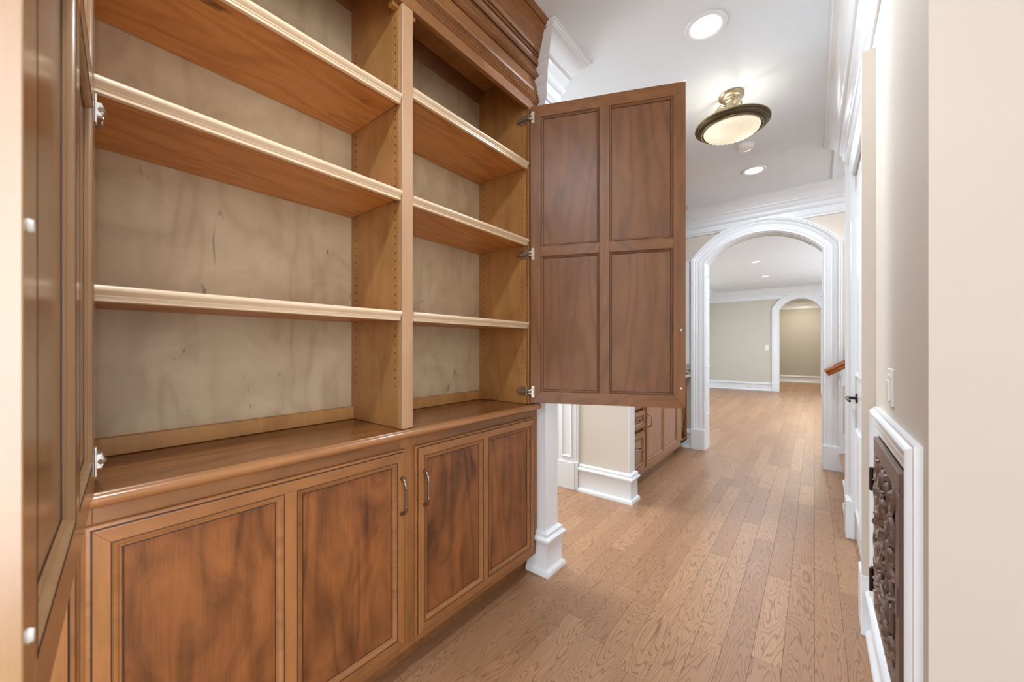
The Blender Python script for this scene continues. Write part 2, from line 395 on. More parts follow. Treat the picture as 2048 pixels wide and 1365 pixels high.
# ------------------------------------------------------------------ baseboards and crowns
BASE = [(0, 0), (.034, 0), (.034, .018), (.03, .026), (.02, .034), (.018, .04), (.018, .17), (.022, .178), (.033, .184), (.035, .196), (.028, .206), (.02, .21),
        (.021, .218), (.02, .226), (.008, .236), (0, .236)]
def base(name, path, h=1.0, parent=None):
    return MB().sweep(path, [(o, z*h) for o, z in BASE], XY).build(name, M['trim'], parent, kind=S, auto=True)
# left side of travel = outward from the wall
base('baseboard_right', [(1.6, 1.279), (RX, 1.279), (RX, 2.235)], .98)
base('baseboard_right_far', [(RX, 3.45), (RX, 3.92), (.6, 3.92)])
base('baseboard_stub', [(-3.0, 1.862), (WX, 1.862), (WX, 1.743), (-1.27, 1.743)])
base('baseboard_pier', [(-1.19, 3.057), (WX, 3.057), (WX, 2.947), (-1.60, 2.947)])
base('baseboard_hall_end', [(-1.195, 5.06), (-1.8, 5.06)])
base('baseboard_stair', [(.245, 5.06), (.222, 5.06)])
base('baseboard_room_far', [(-.95, 13.03), (-2.55, 13.03), (-2.55, 5.4)])
base('baseboard_room_far_right', [(1.6, 13.03), (.31, 13.03)])
base('baseboard_last_room', [(1.4, 16.95), (-1.6, 16.95), (-1.6, 13.3)])
CR = [(0, 2.615), (.010, 2.615), (.012, 2.63), (.02, 2.64), (.02, 2.648), (.014, 2.652), (.014, 2.70), (.026, 2.708), (.034, 2.726), (.034, 2.734), (.028, 2.737), (.03, 2.75),
      (.046, 2.768), (.052, 2.79), (.06, 2.794), (.067, 2.80), (.067, 2.812), (.072, 2.816), (.078, 2.832), (.095, 2.855), (.12, 2.874), (.126, 2.876), (.127, 2.884), (.134, 2.884), (.138, 2.89), (.145, 2.892), (.145, 2.9), (0, 2.9)]
def crown(name, path, k=1.0):
    return MB().sweep(path, [(o*k, z) for o, z in CR], XY).build(name, M['trim'], kind=S, auto=True)
crown('trim_9', [(1.6, 1.279), (RX, 1.279), (RX, 3.92), (1.6, 3.92)])
crown('trim_10', [(1.6, 1.0), (1.6, -4)][::-1])
crown('trim_11', [(-3.0, 1.862), (WX, 1.862), (WX, 1.743), (-1.215, 1.743)])
crown('trim_12', [(-1.86, 3.057), (WX, 3.057), (WX, 2.947), (-3.0, 2.947)])
crown('trim_13', [(3.5, 5.06), (-1.98, 5.06)], 1.6)
crown('trim_14', [(1.6, 13.03), (-2.55, 13.03), (-2.55, 5.4)], 1.5)
crown('trim_15', [(1.4, 16.95), (-1.6, 16.95), (-1.6, 13.3)], 1.3)
MB().sweep([(.145, 3.92), (.145, 4.82)], [(0, 2.9), (.02, 2.9), (.02, 2.893), (.012, 2.888), (0, 2.888)], XY).build('trim_16', M['trim'], kind=S)


# ------------------------------------------------------------------ floor boards
def board_mesh(L, wd=.0995, t=.02, c=.0007):
    me = bpy.data.meshes.new('plank'); x, y = wd/2, L/2
    v = [(-x,-y,-t),(x,-y,-t),(x,y,-t),(-x,y,-t),(-x,-y,-c),(x,-y,-c),(x,y,-c),(-x,y,-c),(-x+c,-y+c,0),(x-c,-y+c,0),(x-c,y-c,0),(-x+c,y-c,0)]
    f = [(0,3,2,1),(8,9,10,11)]
    for a, b in ((0, 4), (4, 8)):
        for k in range(4): k2 = (k+1) % 4; f.append((a+k, a+k2, b+k2, b+k))
    me.from_pydata(v, [], f); me.materials.append(M['oak']); return me
LENS = [.42, .55, .7, .86, 1.02, 1.22, 1.45]
meshes = {l: board_mesh(l) for l in LENS}
boards = []
rng = random.Random(11)
Fx, Fy = -math.sin(math.atan(605/756)), math.cos(math.atan(605/756))
row = 0; x = -5.0
while x < 4.0:
    cx = x + .05; y = -4 - rng.random()
    while y < 17.0:
        L = rng.choice(LENS); y1 = y + L; yc = (y+y1)/2
        D = Fx*cx + Fy*yc
        vis = D > .35 and abs((Fy*cx - Fx*yc)) < D*1.5      # inside the horizontal field of view
        area_px = L*.1*1.25*756**2/max(D, .3)**3 if vis else 0
        hidden = (cx < -1.25 and yc < 1.9) or (cx < -1.2 and yc > 3.0 and yc < 5.1) or cx > RX and yc < 3.9 or cx < -3 or (cx > .9 and yc > 5)
        boards.append((0 if hidden else area_px, cx, yc, L)); y = y1 + .0006
    x += .1; row += 1
boards.sort(key=lambda b: -b[0])
def in_open(b): return not (b[1] > RX+.12 and 1.4 < b[2] < 3.8)
for a_, cx, yc, L in boards[:298]:
    o = bpy.data.objects.new('plank', meshes[L]); C.objects.link(o); o.location = (cx, yc, 0); attach(o, floor)
mb = MB(); ids = []; rest = boards[298:]
for k, (a_, cx, yc, L) in enumerate(rest):
    x0, x1, y0, y1 = cx-.0495, cx+.0495, yc-L/2, yc+L/2
    i = [mb.vert(p) for p in ((x0,y0,0),(x1,y0,0),(x1,y1,0),(x0,y1,0),(x0,y0,-.018),(x1,y0,-.018),(x1,y1,-.018),(x0,y1,-.018))]
    mb.f += [tuple(i[:4]), (i[0],i[1],i[5],i[4]), (i[1],i[2],i[6],i[5]), (i[2],i[3],i[7],i[6]), (i[3],i[0],i[4],i[7])]; ids += [rng.random()]*5
o = mb.build('plank_field', M['oak'], floor, kind='stuff')
at = o.data.attributes.new('board', 'FLOAT', 'FACE')
for k, v in enumerate(ids): at.data[k].value = v

# ------------------------------------------------------------------ white door on the right wall
def flat_panel_moulding(mb, y0, y1, z0, z1, x, fn=None):
    """picture-frame moulding around a raised panel, on the plane x, standing towards -x"""
    pr = [(0, 0), (0, .012), (.008, .016), (.014, .012), (.03, .002), (.03, 0)]
    mb.sweep([(y0, z0), (y1, z0), (y1, z1), (y0, z1)], pr, lambda a, b, d: (x-d, a, b), closed=True)
door = box('door_1', (.212, .252, DY0+.004, DY1-.004, .008, DZ-.004), M['trim'], kind=S)
for z0, z1 in ((.22, .74), (1.07, 2.22)):
    for y0, y1 in ((DY0+.11, 2.80), (2.89, DY1-.10)):
        mb = MB(); flat_panel_moulding(mb, y0, y1, z0, z1, .212); mb.box(.204, .212, y0+.045, y1-.045, z0+.045, z1-.045)
        mb.build('panel', M['trim'], door, bevel=.002)
mb = MB()
mb.tube([(.213, 3.245, .925), (.203, 3.245, .925)], [.032, .027], 20)
mb.tube([(.203, 3.245, .925), (.168, 3.245, .925)], .010, 12)
mb.tube([(.168, 3.252, .925), (.163, 3.22, .926), (.165, 3.17, .922), (.170, 3.13, .916)], [.012, .011, .009, .007], 10)
mb.build('door_handle', plain('oil_rubbed_bronze', (58, 46, 40), .25, metal=.9), door, auto=True, label='dark bronze lever handle on an oval rose')
MB().sweep([(DY0, .245), (DY0, DZ), (DY1, DZ), (DY1, .245)], [(o*.95, d*.9) for o, d in CAS], lambda a, b, d: (RX-d, a, b)).build('trim_17', M['trim'], kind=S, auto=True)
pb = MB(); pb.box(.160, RX, DY1-.004, DY1+.147, 0, .25); pb.build('trim_18', M['trim'], kind=S, bevel=.004)
MB().box(.160, RX, DY0-.147, DY0+.004, 0, .25).build('trim_19', M['trim'], kind=S, bevel=.004)
box('trim_20', (.160, RX, DY0-.162, DY0-.147, .262, 2.53), M['wall'], kind=S)
box('trim_21', (.158, RX, DY0-.164, DY0-.147, 0, .262), M['trim'], kind=S, bevel=.003)
# far end of the same wall: small return on the stair side
# passage beyond the stub wall: pilaster, opening and white door
pil = box('trim_22', (-1.80, -1.62, 2.925, 3.05, .0, 2.4), M['trim'], kind=S, bevel=.003)
mb = MB(); pr = [(0, 0), (0, .008), (.006, .012), (.012, .006), (.02, 0)]
mb.sweep([(-1.77, .28), (-1.665, .28), (-1.665, 2.3), (-1.77, 2.3)], pr, lambda a, b, d: (a, 2.925-d, b), closed=True)
mb.build('panel_moulding', M['trim'], pil, auto=True)
MB().box(-1.806, -1.634, 2.912, 3.0, 0, .24).build('plinth_block', M['trim'], pil, bevel=.003)
MB().box(-1.634, -1.604, 2.918, 3.0, 0, .252).build('plinth_block', M['trim'], pil, bevel=.003)
MB().box(-1.62, -1.605, 2.93, 3.0, .252, 2.4).build('back_band', M['trim'], pil, bevel=.002)
d2 = box('door_2', (-2.71, -1.80, 3.10, 3.14, .01, 2.29), M['trim'], kind=S)
for a, b in ((-2.6, -2.3), (-2.2, -1.9)):
    for z0, z1 in ((.2, .95), (1.1, 2.15)):
        MB().sweep([(a, z0), (b, z0), (b, z1), (a, z1)], [(0, 0), (0, .01), (.02, .004), (.02, 0)], lambda p, q, d: (p, 3.10-d, q), closed=True).build('panel', M['trim'], d2)

# ------------------------------------------------------------------ cabinet doors
OG = .012
def cab_door(name, T, W_, H_, parent, sw=.038, mid=True, mullion=.034, midrail=None, mats=None, back=False, outer=True, railw=None, label=None, th=.02):
    """framed door: a = width, b = height, c = outward. Rails and stiles are mitred; stepped edge and a moulding round every panel."""
    mv, mh, mp, mo = mats
    rw = railw or sw + .004
    core = MB(T); core.box(.006, W_-.006, .006, H_-.006, -.0, th*.35)
    # local box uses (a, c, b) -> here T maps (a, b, c)
    d = core.build(name, mp, parent, label=label)
    e = .011 if outer else 0
    def mitre(poly, m, nm):
        mb = MB(T); mb.prism(poly, lambda u, v, t: (u, v, t), 0, th); mb.build(nm, m, d, bevel=.0008)
    mitre([(e, e), (e+sw-e, rw), (sw, H_-rw), (e, H_-e)], mv, 'stile')
    mitre([(W_-e, e), (W_-e, H_-e), (W_-sw, H_-rw), (W_-sw, rw)], mv, 'stile')
    mitre([(e, e), (W_-e, e), (W_-sw, rw), (sw, rw)], mh, 'rail')
    mitre([(e, H_-e), (sw, H_-rw), (W_-sw, H_-rw), (W_-e, H_-e)], mh, 'rail')
    xs = [(sw, W_-sw)]
    if mid:
        c = W_/2; xs = [(sw, c-mullion/2), (c+mullion/2, W_-sw)]
        mitre([(c-mullion/2, rw), (c+mullion/2, rw), (c+mullion/2, H_-rw), (c-mullion/2, H_-rw)], mv, 'stile')
    ys = [(rw, H_-rw)]
    if midrail:
        ys = [(rw, midrail[0]), (midrail[1], H_-rw)]
        for a, b in xs: mitre([(a, midrail[0]), (b, midrail[0]), (b, midrail[1]), (a, midrail[1])], mh, 'rail')
    if outer:   # stepped outer edge with a dark glaze line
        mb = MB(T); mb.sweep([(0, 0), (W_, 0), (W_, H_), (0, H_)], [(0, 0), (0, th*.5), (.002, th*.62), (.008, th*.66), (.0095, th*.5), (.0095, 0)], lambda a, b, c: (a, b, c), closed=True)
        mb.build('edge_moulding', mh, d, auto=True)
        mb = MB(T); mb.sweep([(0, 0), (W_, 0), (W_, H_), (0, H_)], [(.0085, th*.3), (.0085, th*.68), (.0112, th*.68), (.0112, th*.3)], lambda a, b, c: (a, b, c), closed=True)
        mb.build('glaze_line', M['glaze'], d)
    k = .55 if back else 1
    for xa, xb in xs:
        for ya, yb in ys:
            loop = [(xa, ya), (xb, ya), (xb, yb), (xa, yb)]
            mb = MB(T); mb.sweep(loop, [(0, th*.3), (0, th*.96), (.003*k, th*.9), (.004*k, th*.98), (.010*k, th*.86), (.013*k, th*.62), (.017*k, th*.6), (.0185*k, th*.45), (.0185*k, th*.3)], lambda a, b, c: (a, b, c), closed=True)
            mb.build('panel_moulding', mh if not back else mv, d, auto=True)
            mb = MB(T); s = .0185*k
            mb.sweep(loop, [(s-.0006, th*.3), (s-.0006, th*.42), (s+.0028, th*.42), (s+.0028, th*.3)], lambda a, b, c: (a, b, c), closed=True)
            mb.build('glaze_line', M['glaze'], d)
            mb = MB(T); mb.sweep(loop, [(-.0005, th*.7), (-.0005, th*1.015), (.0012, th*1.015), (.0012, th*.7)], lambda a, b, c: (a, b, c), closed=True)
            mb.build('glaze_line', M['glaze'], d)
            mb = MB(T); mb.box(xa+s+.002, xb-s-.002, ya+s+.002, yb-s-.002, th*.33, th*.38 if back else th*.4)
            mb.build('panel', mp, d)
    return d
def frame_T(origin, u, n):
    """local (a, b, c) -> world: a along u (horizontal), b up, c along n"""
    u = Vector(u).normalized(); n = Vector(n).normalized(); z = Vector((0, 0, 1)); o = Vector(origin)
    return Matrix(((u.x, z.x, n.x, o.x), (u.y, z.y, n.y, o.y), (u.z, z.z, n.z, o.z), (0, 0, 0, 1)))
def bar_pull(parent, p, L, axis=(0, 0, 1), out=(1, 0, 0), r=.0045, proj=.028, label='pewter arched bar pull'):
    ax = Vector(axis); ou = Vector(out); p = Vector(p); mb = MB()
    pts = []; rs = []
    for t, o, rr in ((-.5, 0, 1.7), (-.49, .35, 1.5), (-.44, .72, 1.35), (-.36, .95, 1.3), (-.27, 1, 1.05), (-.26, 1, 1.4), (-.245, 1, 1.0), (0, 1.03, .95), (.245, 1, 1.0), (.26, 1, 1.4), (.27, 1, 1.05), (.36, .95, 1.3), (.44, .72, 1.35), (.49, .35, 1.5), (.5, 0, 1.7)):
        pts.append(p + ax*t*L + ou*o*proj); rs.append(r*rr)
    mb.tube(pts, rs, 10, up=ax.cross(ou))
    return mb.build('handle', M['pull'], parent, auto=True, label=label)

FX = -1.212       # face frame plane of the bookcase wall
Y0, Y1 = .05, 1.738
# ---- base cabinets
def base_cab(ya, yb, dy0, dy1, label, handle_y, mats=('stv', 'sty', 'panel'), L_='base cabinet'):
    r = empty('base_cabinet', (-1.4, (ya+yb)/2, 0), label, 'cabinet', 'base cabinets under the bookcase')
    MB().box(-1.58, FX-.02, ya+.002, yb-.002, .1, .89).build('carcass', M['frv'], r)
    MB().box(-1.58, -1.285, ya, yb, 0, .1).build('toe_kick', M['stx'], r)
    mb = MB(); mb.box(FX-.02, FX, ya, dy0+.012, .1, .9035)
    mb.build('stile', M['frv'], r, bevel=.0015)
    MB().box(FX-.02, FX, dy1-.012, yb, .1, .9035).build('stile', M['frv'], r, bevel=.0015)
    MB().box(FX-.02, FX, dy0+.012, dy1-.012, .1, .142).build('rail', M['fry'], r, bevel=.001)
    MB().box(FX-.02, FX, dy0+.012, dy1-.012, .855, .9035).build('rail', M['sty'], r, bevel=.001)
    T = frame_T((FX, dy0, .130), (0, 1, 0), (1, 0, 0))
    d = cab_door('door', T, dy1-dy0, .738, r, mats=(M['frv'], M['fry'], M['panel'], None))
    if handle_y: bar_pull(d, (FX+.02, handle_y, .70), .13)
    return r
base_cab(.881, Y1, .905, 1.69, 'maple base cabinet with two-panel door, pull on its left edge, beside the white post', .94)
base_cab(.053, .881, .059, .858, 'maple base cabinet with large two-panel door, pull on its right edge, under the left bay', .836)
base_cab(-.80, .053, -.75, .047, 'base cabinet at the lower left corner, mostly behind the open door', None)
# ---- worktop
wt = empty('worktop', (-1.4, .4, .92), 'stained maple worktop with rounded nosing on the base cabinets under the bookshelves', 'worktop')
MB().box(-1.60, -1.205, -.85, Y1, .905, .938).build('top', M['top'], wt)
nose = [(0, .9055), (.008, .9055), (.013, .908), (.019, .911), (.024, .917), (.0255, .924), (.022, .932), (.014, .9365), (.010, .9355), (.008, .938), (0, .938)]
MB().sweep([(-1.205, 1.742), (-1.205, -.85)], nose, XY).build('nosing', M['nose'], wt, auto=True)
# ---- upper bookcase
bk = empty('bookcase', (-1.4, .9, .9395), 'tall built-in maple bookcase with two shelf bays and panelled doors swung open', 'bookcase')
ZT, ZI = 2.552, 2.78
BX = -1.583
for ya, yb in ((.07, .855), (.901, 1.662)):
    MB().box(BX-.012, BX, ya, yb, .9395, ZI).build('back_panel', M['back'], bk, label='pale birch plywood back panel')
    MB().box(BX, BX+.018, ya, yb, .9395, .992).build('ledger', M['side'], bk, bevel=.002)
    MB().box(BX, FX-.02, ya, yb, ZI, ZI+.02).build('top_panel', M['side'], bk)
    MB().sweep([(BX, yb), (BX, ya)], [(0, ZI), (.04, ZI), (.036, ZI-.014), (.02, ZI-.03), (.012, ZI-.05), (.004, ZI-.06), (0, ZI-.062)], XY).build('cornice', M['sty'], bk, auto=True)
def side_panel(ya, yb):
    MB().box(BX, FX-.0215, ya, yb, .9395, ZI).build('side_panel', M['side'], bk, bevel=.001)
side_panel(.05, .07); side_panel(.853, .903); side_panel(1.66, 1.68)
# peg holes
def pegs(y, sgn):
    mb = MB()
    for x in (-1.256, -1.545):
        z = 1.10
        while z < 2.52:
            mb.tube([(x, y+sgn*.0006, z), (x, y-sgn*.002, z)], .0032, 6); z += .032
    mb.build('peg_hole', M['black'], bk, kind='stuff')
pegs(.853, -1); pegs(1.66, -1); 
# face frame
MB().box(FX-.0215, FX, .853, .903, .9395, ZT).build('stile', M['post'], bk, bevel=.0025, label='pale centre stile between the two bays')
MB().box(FX-.022, FX, 1.66, Y1, .94, ZT).build('stile', M['frv'], bk, bevel=.002)
MB().box(FX-.022, FX, .0, .07, .94, ZT).build('stile', M['frv'], bk, bevel=.002)
MB().box(FX-.022, FX, -.9, Y1, ZT, 2.70).build('rail', M['fry'], bk, bevel=.001)
for y in (.853, .903):
    s = -1 if y < .88 else 1
    MB().box(-1.262, FX-.022, *sorted((y, y+s*.028)), ZT-.012, ZT+.008).build('cleat', M['side'], bk, bevel=.002)
# stacked crown
CC = [(0, 2.60), (.006, 2.603), (.010, 2.607)]
for k in range(4):
    z = 2.610 + k*.0105; CC += [(.015, z), (.019, z+.002), (.019, z+.0055), (.015, z+.0075), (.006, z+.008), (.006, z+.010)]
CC += [(.009, 2.655), (.011, 2.672), (.005, 2.676), (.005, 2.728), (.012, 2.731), (.024, 2.736), (.030, 2.742), (.030, 2.748), (.024, 2.752), (.024, 2.775), (.034, 2.781), (.044, 2.79),
       (.050, 2.80), (.050, 2.806), (.058, 2.812), (.058, 2.818), (.066, 2.822), (.070, 2.832), (.074, 2.835), (.092, 2.853), (.118, 2.872), (.144, 2.884), (.144, 2.888), (.154, 2.89), (.160, 2.895), (.171, 2.897), (.171, 2.9), (0, 2.9)]
MB().sweep([(FX, Y1), (FX, -.95)], CC, XY).build('crown', M['fry'], bk, auto=True)
mb = MB()
for o, z in ((.0065, 2.619), (.0065, 2.6295), (.0065, 2.640), (.0095, 2.652), (.0055, 2.6745), (.0055, 2.7295), (.0245, 2.7525), (.0505, 2.807), (.0585, 2.8195), (.1445, 2.8885), (.0345, 2.779)):
    mb.sweep([(FX, Y1), (FX, -.95)], [(o-.002, z-.0015), (o+.003, z-.0015), (o+.003, z+.0015), (o-.002, z+.0015)], XY)
mb.build('glaze_line', M['glaze'], bk)
# shelves
def shelf(ya, yb, z, parent=bk):
    s = MB().box(BX+.002, FX-.012, ya+.002, yb-.002, z-.027, z-.003).build('shelf', M['shelf'], parent, bevel=.0006)
    pr = [(0, 0), (.012, 0), (.015, -.003), (.0165, -.008), (.015, -.013), (.009, -.018), (.006, -.0215), (.006, -.0245), (.0035, -.025), (.0035, -.0275), (.005, -.029), (.005, -.034), (0, -.036), (-.006, -.036), (-.006, 0)]
    MB().sweep([(FX-.012, yb-.002), (FX-.012, ya+.002)], [(o, z+d) for o, d in pr], XY).build('lip', M['lip'], s, auto=True, label='pale moulded front lip')
for z in (2.205, 1.841, 1.386): shelf(.07, .853, z)
for z in (2.257, 1.838, 1.3865): shelf(.903, 1.66, z)
# upper doors
PM = (M['frv'], M['fry'], M['panel_in'], None)
def hinge(door, T, z, sgn):
    mb = MB(T); mb.box(.004, .020, z-.031, z+.031, .0205, .0235); 
    mb.prism([(-.012, -.008), (.006, -.016), (.016, -.014), (.016, .014), (.006, .016), (-.012, .008)], lambda u, v, t: (u, z+v, t), .021, .031)
    mb.prism([(.004, -.009), (.018, -.009), (.018, .009), (.004, .009)], lambda u, v, t: (u, z+v, t), .03, .033)
    mb.build('hinge', M['hingew'], door, bevel=.0008, label='pale hinge cup plate')
ZB, ZH = .95, 1.604
# right door: hinged at the right-hand stile, inner face towards the camera
def open_door(origin, dirv, face, Wd, lab, mats, zs):
    T = frame_T((origin[0]-.02*face[0], origin[1]-.02*face[1], ZB), dirv, face)
    d = cab_door('door', T, Wd, ZH, bk, sw=.056, mid=True, mullion=.050, midrail=(.790, .844), mats=mats, back=True, outer=False, railw=.062, label=lab)
    for z in zs: hinge(d, T, z-ZB, 1)
    for z in (1.335, 1.048):
        mb = MB(T); mb.tube([(Wd-.02, z-ZB, .0195), (Wd-.02, z-ZB, .0225)], [.0055, .0042], 14); mb.build('bumper', M['bumper'], d, auto=True)
    return d, T
a1 = math.radians(23.8)
open_door((-1.2, 1.662), (math.cos(a1), math.sin(a1), 0), (math.sin(a1), -math.cos(a1), 0), .774,
          'open four-panel door on the right bay, inner face showing', (M['panel_in'], M['stx'], M['panel_in'], None), (2.493, 1.755, 1.01))
a2 = math.radians(-5.8)
open_door((-1.205, .074), (math.cos(a2), math.sin(a2), 0), (-math.sin(a2), math.cos(a2), 0), .80,
          'open door on the left bay, seen edge-on close to the camera', (M['neard'], M['neardx'], M['neardp'], None), (2.493, 1.757, 1.006))
# hinge arms and mounting plates on the cabinet sides
for y, s, zs in ((1.66, -1, (2.493, 1.755, 1.01)), (.07, 1, (2.493, 1.757, 1.006))):
    for z in zs:
        mb = MB(); mb.box(-1.272, -1.222, *sorted((y, y+s*.004)), z-.024, z+.024)
        mb.box(-1.285, -1.215, *sorted((y+s*.004, y+s*.016)), z-.008, z+.008)
        mb.tube([(-1.262, y+s*.016, z), (-1.262, y+s*.02, z)], .007, 10); mb.tube([(-1.235, y+s*.016, z), (-1.235, y+s*.02, z)], .005, 10)
        mb.tube([(-1.22, y+s*.01, z), (-1.20, y+s*.016, z), (-1.186, y+s*.012, z)], .006, 8)
        mb.build('hinge_arm', M['hinged'], bk, bevel=.001, label='steel hinge arm and mounting plate')
# ---- wall cabinet at the far left, door closed
wc = empty('wall_cabinet', (-1.4, -.43, .95), 'closed maple wall cabinet at the far left edge, beyond the nearest open door', 'cabinet')
MB().box(BX, FX-.001, -.88, .0, .94, ZT).build('carcass', M['side'], wc)
cab_door('door', frame_T((FX, -.86, ZB), (0, 1, 0), (1, 0, 0)), .845, ZH, wc, mats=(M['frv'], M['fry'], M['side'], None))

# ------------------------------------------------------------------ butler's pantry beyond the pier
pc = empty('pantry_base_cabinet', (-1.5, 4.0, 0), 'reddish brown pantry base cabinet with drawers and open rack, beyond the short wall', 'cabinet')
P2 = (M['frv'], M['fry'], M['panel2'], None)
PXF = -1.222
MB().box(-1.85, PXF-.02, 3.075, 4.69, .1, .88).build('carcass', M['panel2'], pc)
MB().box(-1.85, -1.30, 3.075, 4.66, 0, .1).build('toe_kick', M['stx'], pc)
MB().box(PXF-.02, PXF, 3.075, 4.69, .1, .152).build('rail', M['fry'], pc, bevel=.001)
MB().box(PXF-.02, PXF, 3.075, 4.69, .85, .88).build('rail', M['fry'], pc, bevel=.001)
for a, b in ((3.075, 3.11), (3.435, 3.475), (4.50, 4.70)): MB().box(PXF-.02, PXF, a, b, .152, .85).build('stile', M['frv'], pc, bevel=.001)
for z0, hh in ((.155, .335), (.525, .155), (.705, .15)):
    T = frame_T((PXF, 3.105, z0), (0, 1, 0), (1, 0, 0))
    dr = cab_door('drawer', T, .335, hh, pc, sw=.045 if hh > .2 else .034, mid=False, mats=P2, railw=.045 if hh > .2 else .034)
    bar_pull(dr, (PXF+.012, 3.262, z0+hh/2+(.03 if hh > .2 else .0)), .10, axis=(0, 1, 0), label='dark bar pull', proj=.03)
T = frame_T((PXF, 3.468, .145), (0, 1, 0), (1, 0, 0))
dd = cab_door('door', T, 1.045, .715, pc, sw=.045, mid=True, mullion=.04, mats=P2)
bar_pull(dd, (PXF+.02, 3.51, .575), .115, proj=.034, label='dark bar pull')
# open lattice rack at the end
wr = MB(); wr.box(PXF-.02, PXF, 4.70, 4.728, .12, .88); wr.box(PXF-.02, PXF, 4.93, 4.965, .12, .88); wr.box(PXF-.02, PXF, 4.70, 4.965, .12, .155); wr.box(PXF-.02, PXF, 4.70, 4.965, .85, .88)
wr.box(-1.85, PXF-.02, 4.945, 4.965, .12, .88); wr.box(-1.85, PXF-.02, 4.69, 4.71, .12, .88); wr.box(-1.85, -1.84, 4.7, 4.96, .12, .88); wr.box(-1.85, PXF, 4.70, 4.96, .12, .14)
wr.build('rack_frame', M['stv'], pc, bevel=.001)
mb = MB()
for (za, zb) in ((.16, .50), (.50, .84)):
    for s in (0, 1):
        p, q = ((4.715, za), (4.945, zb)) if s == 0 else ((4.715, zb), (4.945, za))
        mb.prism([(p[0], p[1]-.008), (q[0], q[1]-.008), (q[0], q[1]+.008), (p[0], p[1]+.008)], lambda u, v, t: (t, u, v), -1.7, -1.235 - .006*s)
mb.build('lattice', M['stv'], pc)
gr = empty('granite_counter', (-1.5, 4.0, .9), 'grey green granite counter with short splashback on the pantry cabinets, by the big arch', 'counter')
MB().box(-1.85, -1.192, 3.06, 5.035, .882, .918).build('slab', M['granite'], gr, bevel=.004)
MB().box(-1.84, -1.198, 5.035, 5.056, .918, 1.035).build('splashback', M['granite'], gr, bevel=.002)
MB().box(-1.859, -1.845, 3.06, 5.035, .918, 1.035).build('splashback', M['granite'], gr, bevel=.002)
uc = empty('pantry_wall_cabinet', (-1.5, 3.7, 1.5), 'brown pantry wall cabinet, only its crown tip showing past the open door', 'cabinet')
MB().box(-1.84, -1.20, 3.09, 4.36, 1.45, 2.62).build('carcass', M['stv'], uc)
for a in (3.10, 3.52, 3.94): cab_door('door', frame_T((-1.20, a, 1.46), (0, 1, 0), (1, 0, 0)), .41, 1.14, uc, mid=False, mats=P2)
MB().sweep([(-1.84, 4.37), (-1.195, 4.37), (-1.195, 3.09)], [(0, 2.62), (.02, 2.625), (.03, 2.66), (.05, 2.71), (.085, 2.75), (.095, 2.76), (.095, 2.775), (.105, 2.785), (.105, 2.80), (0, 2.88)], XY).build('crown', M['fry'], uc, auto=True)
box('trim_23', (-1.60, -1.212, 5.045, 5.06, 1.036, 2.32), M['trim'], kind=S, bevel=.003)

# ------------------------------------------------------------------ stair
st = empty('staircase', (.6, 4.5, 0), 'oak stair with white risers rising to the right, behind the white door frame', 'stairs')
for k in range(5):
    xx = .225 + .27*k; z = .185*(k+1)
    MB().box(xx, xx+.02, 3.94, 5.05, z-.185, z-.025).build('riser', M['trim'], st)
    MB().box(xx-.03, xx+.27, 3.94, 5.05, z-.025, z).build('tread', M['oak'], st, bevel=.008)
mb = MB(); mb.prism([(.20, .0), (1.6, 0), (1.6, 1.25), (.20, .36)], lambda u, v, t: (u, t, v), 5.035, 5.059)
mb.build('skirt_board', M['trim'], st, bevel=.002)
hr = empty('handrail', (.2, 4.95, 1.0), 'short brown wooden handrail on the wall beside the big arch', 'handrail')
sl = .66
prof = [(-.03, -.028), (.03, -.028), (.033, -.008), (.022, .006), (.034, .016), (.030, .036), (.014, .046), (-.014, .046), (-.030, .036), (-.034, .016), (-.022, .006), (-.033, -.008)]
mb = MB(); mb.prism(prof, lambda u, v, t: (t - v*.55, 4.945+u, .985+(t-.095)*sl+v*.84), .095, 1.3)
mb.build('rail', M['rail'], hr, auto=True)
for x in (.2, .95):
    z = .96+(x-.095)*sl
    mb = MB(); mb.tube([(x, 4.945, z), (x, 4.95, z-.05), (x, 4.99, z-.075), (x, 5.03, z-.08)], .006, 8); mb.tube([(x, 5.028, z-.08), (x, 5.036, z-.08)], .026, 14)
    mb.build('bracket', M['trim'], hr, auto=True)
MB().prism([(.205, .84), (1.5, 1.70), (1.5, 1.84), (.205, .985+.13)], lambda u, v, t: (u, t, v), 5.036, 5.058).build('trim_24', M['trim'], kind=S, bevel=.003)

# ------------------------------------------------------------------ ceiling fittings
def downlight(x, y, label, grp='recessed ceiling lights', r=.098):
    t = empty('recessed_light', (x, y, H), label, 'light', grp)
    MB().lathe([(r, .0), (r, -.004), (r*.97, -.008), (r*.84, -.0095), (r*.78, -.007), (r*.71, -.002), (r*.71, 0)], (x, y, H), 40).build('trim_ring', M['trim'], t, auto=True)
    MB().lathe([(r*.715, -.0035), (r*.5, -.0032), (0, -.003)], (x, y, H), 40).build('lens', M['lens'], t)
downlight(-.437, 2.139, 'large round recessed light at the top of the photo, nearest the camera')
downlight(-.44, 4.16, 'round recessed light in the hall ceiling just before the big arch')
downlight(-.889, 8.632, 'first of the two small recessed lights seen through the big arch', r=.085)
downlight(-.903, 10.529, 'second, farther recessed light seen through the big arch', r=.085)
LX, LY = -.424, 2.826
lt = empty('ceiling_light', (LX, LY, H), 'semi-flush ceiling light with a broad dark bronze rim and glowing fluted alabaster bowl', 'light')
ZR = 2.704
c = (LX, LY, 0)
MB().lathe([(0, H), (.070, H), (.073, H-.004), (.069, H-.010), (.074, H-.014), (.068, H-.022), (.054, H-.027), (.050, H-.034), (.036, H-.040), (0, H-.041)], c, 40).build('canopy', M['brass'], lt, auto=True)
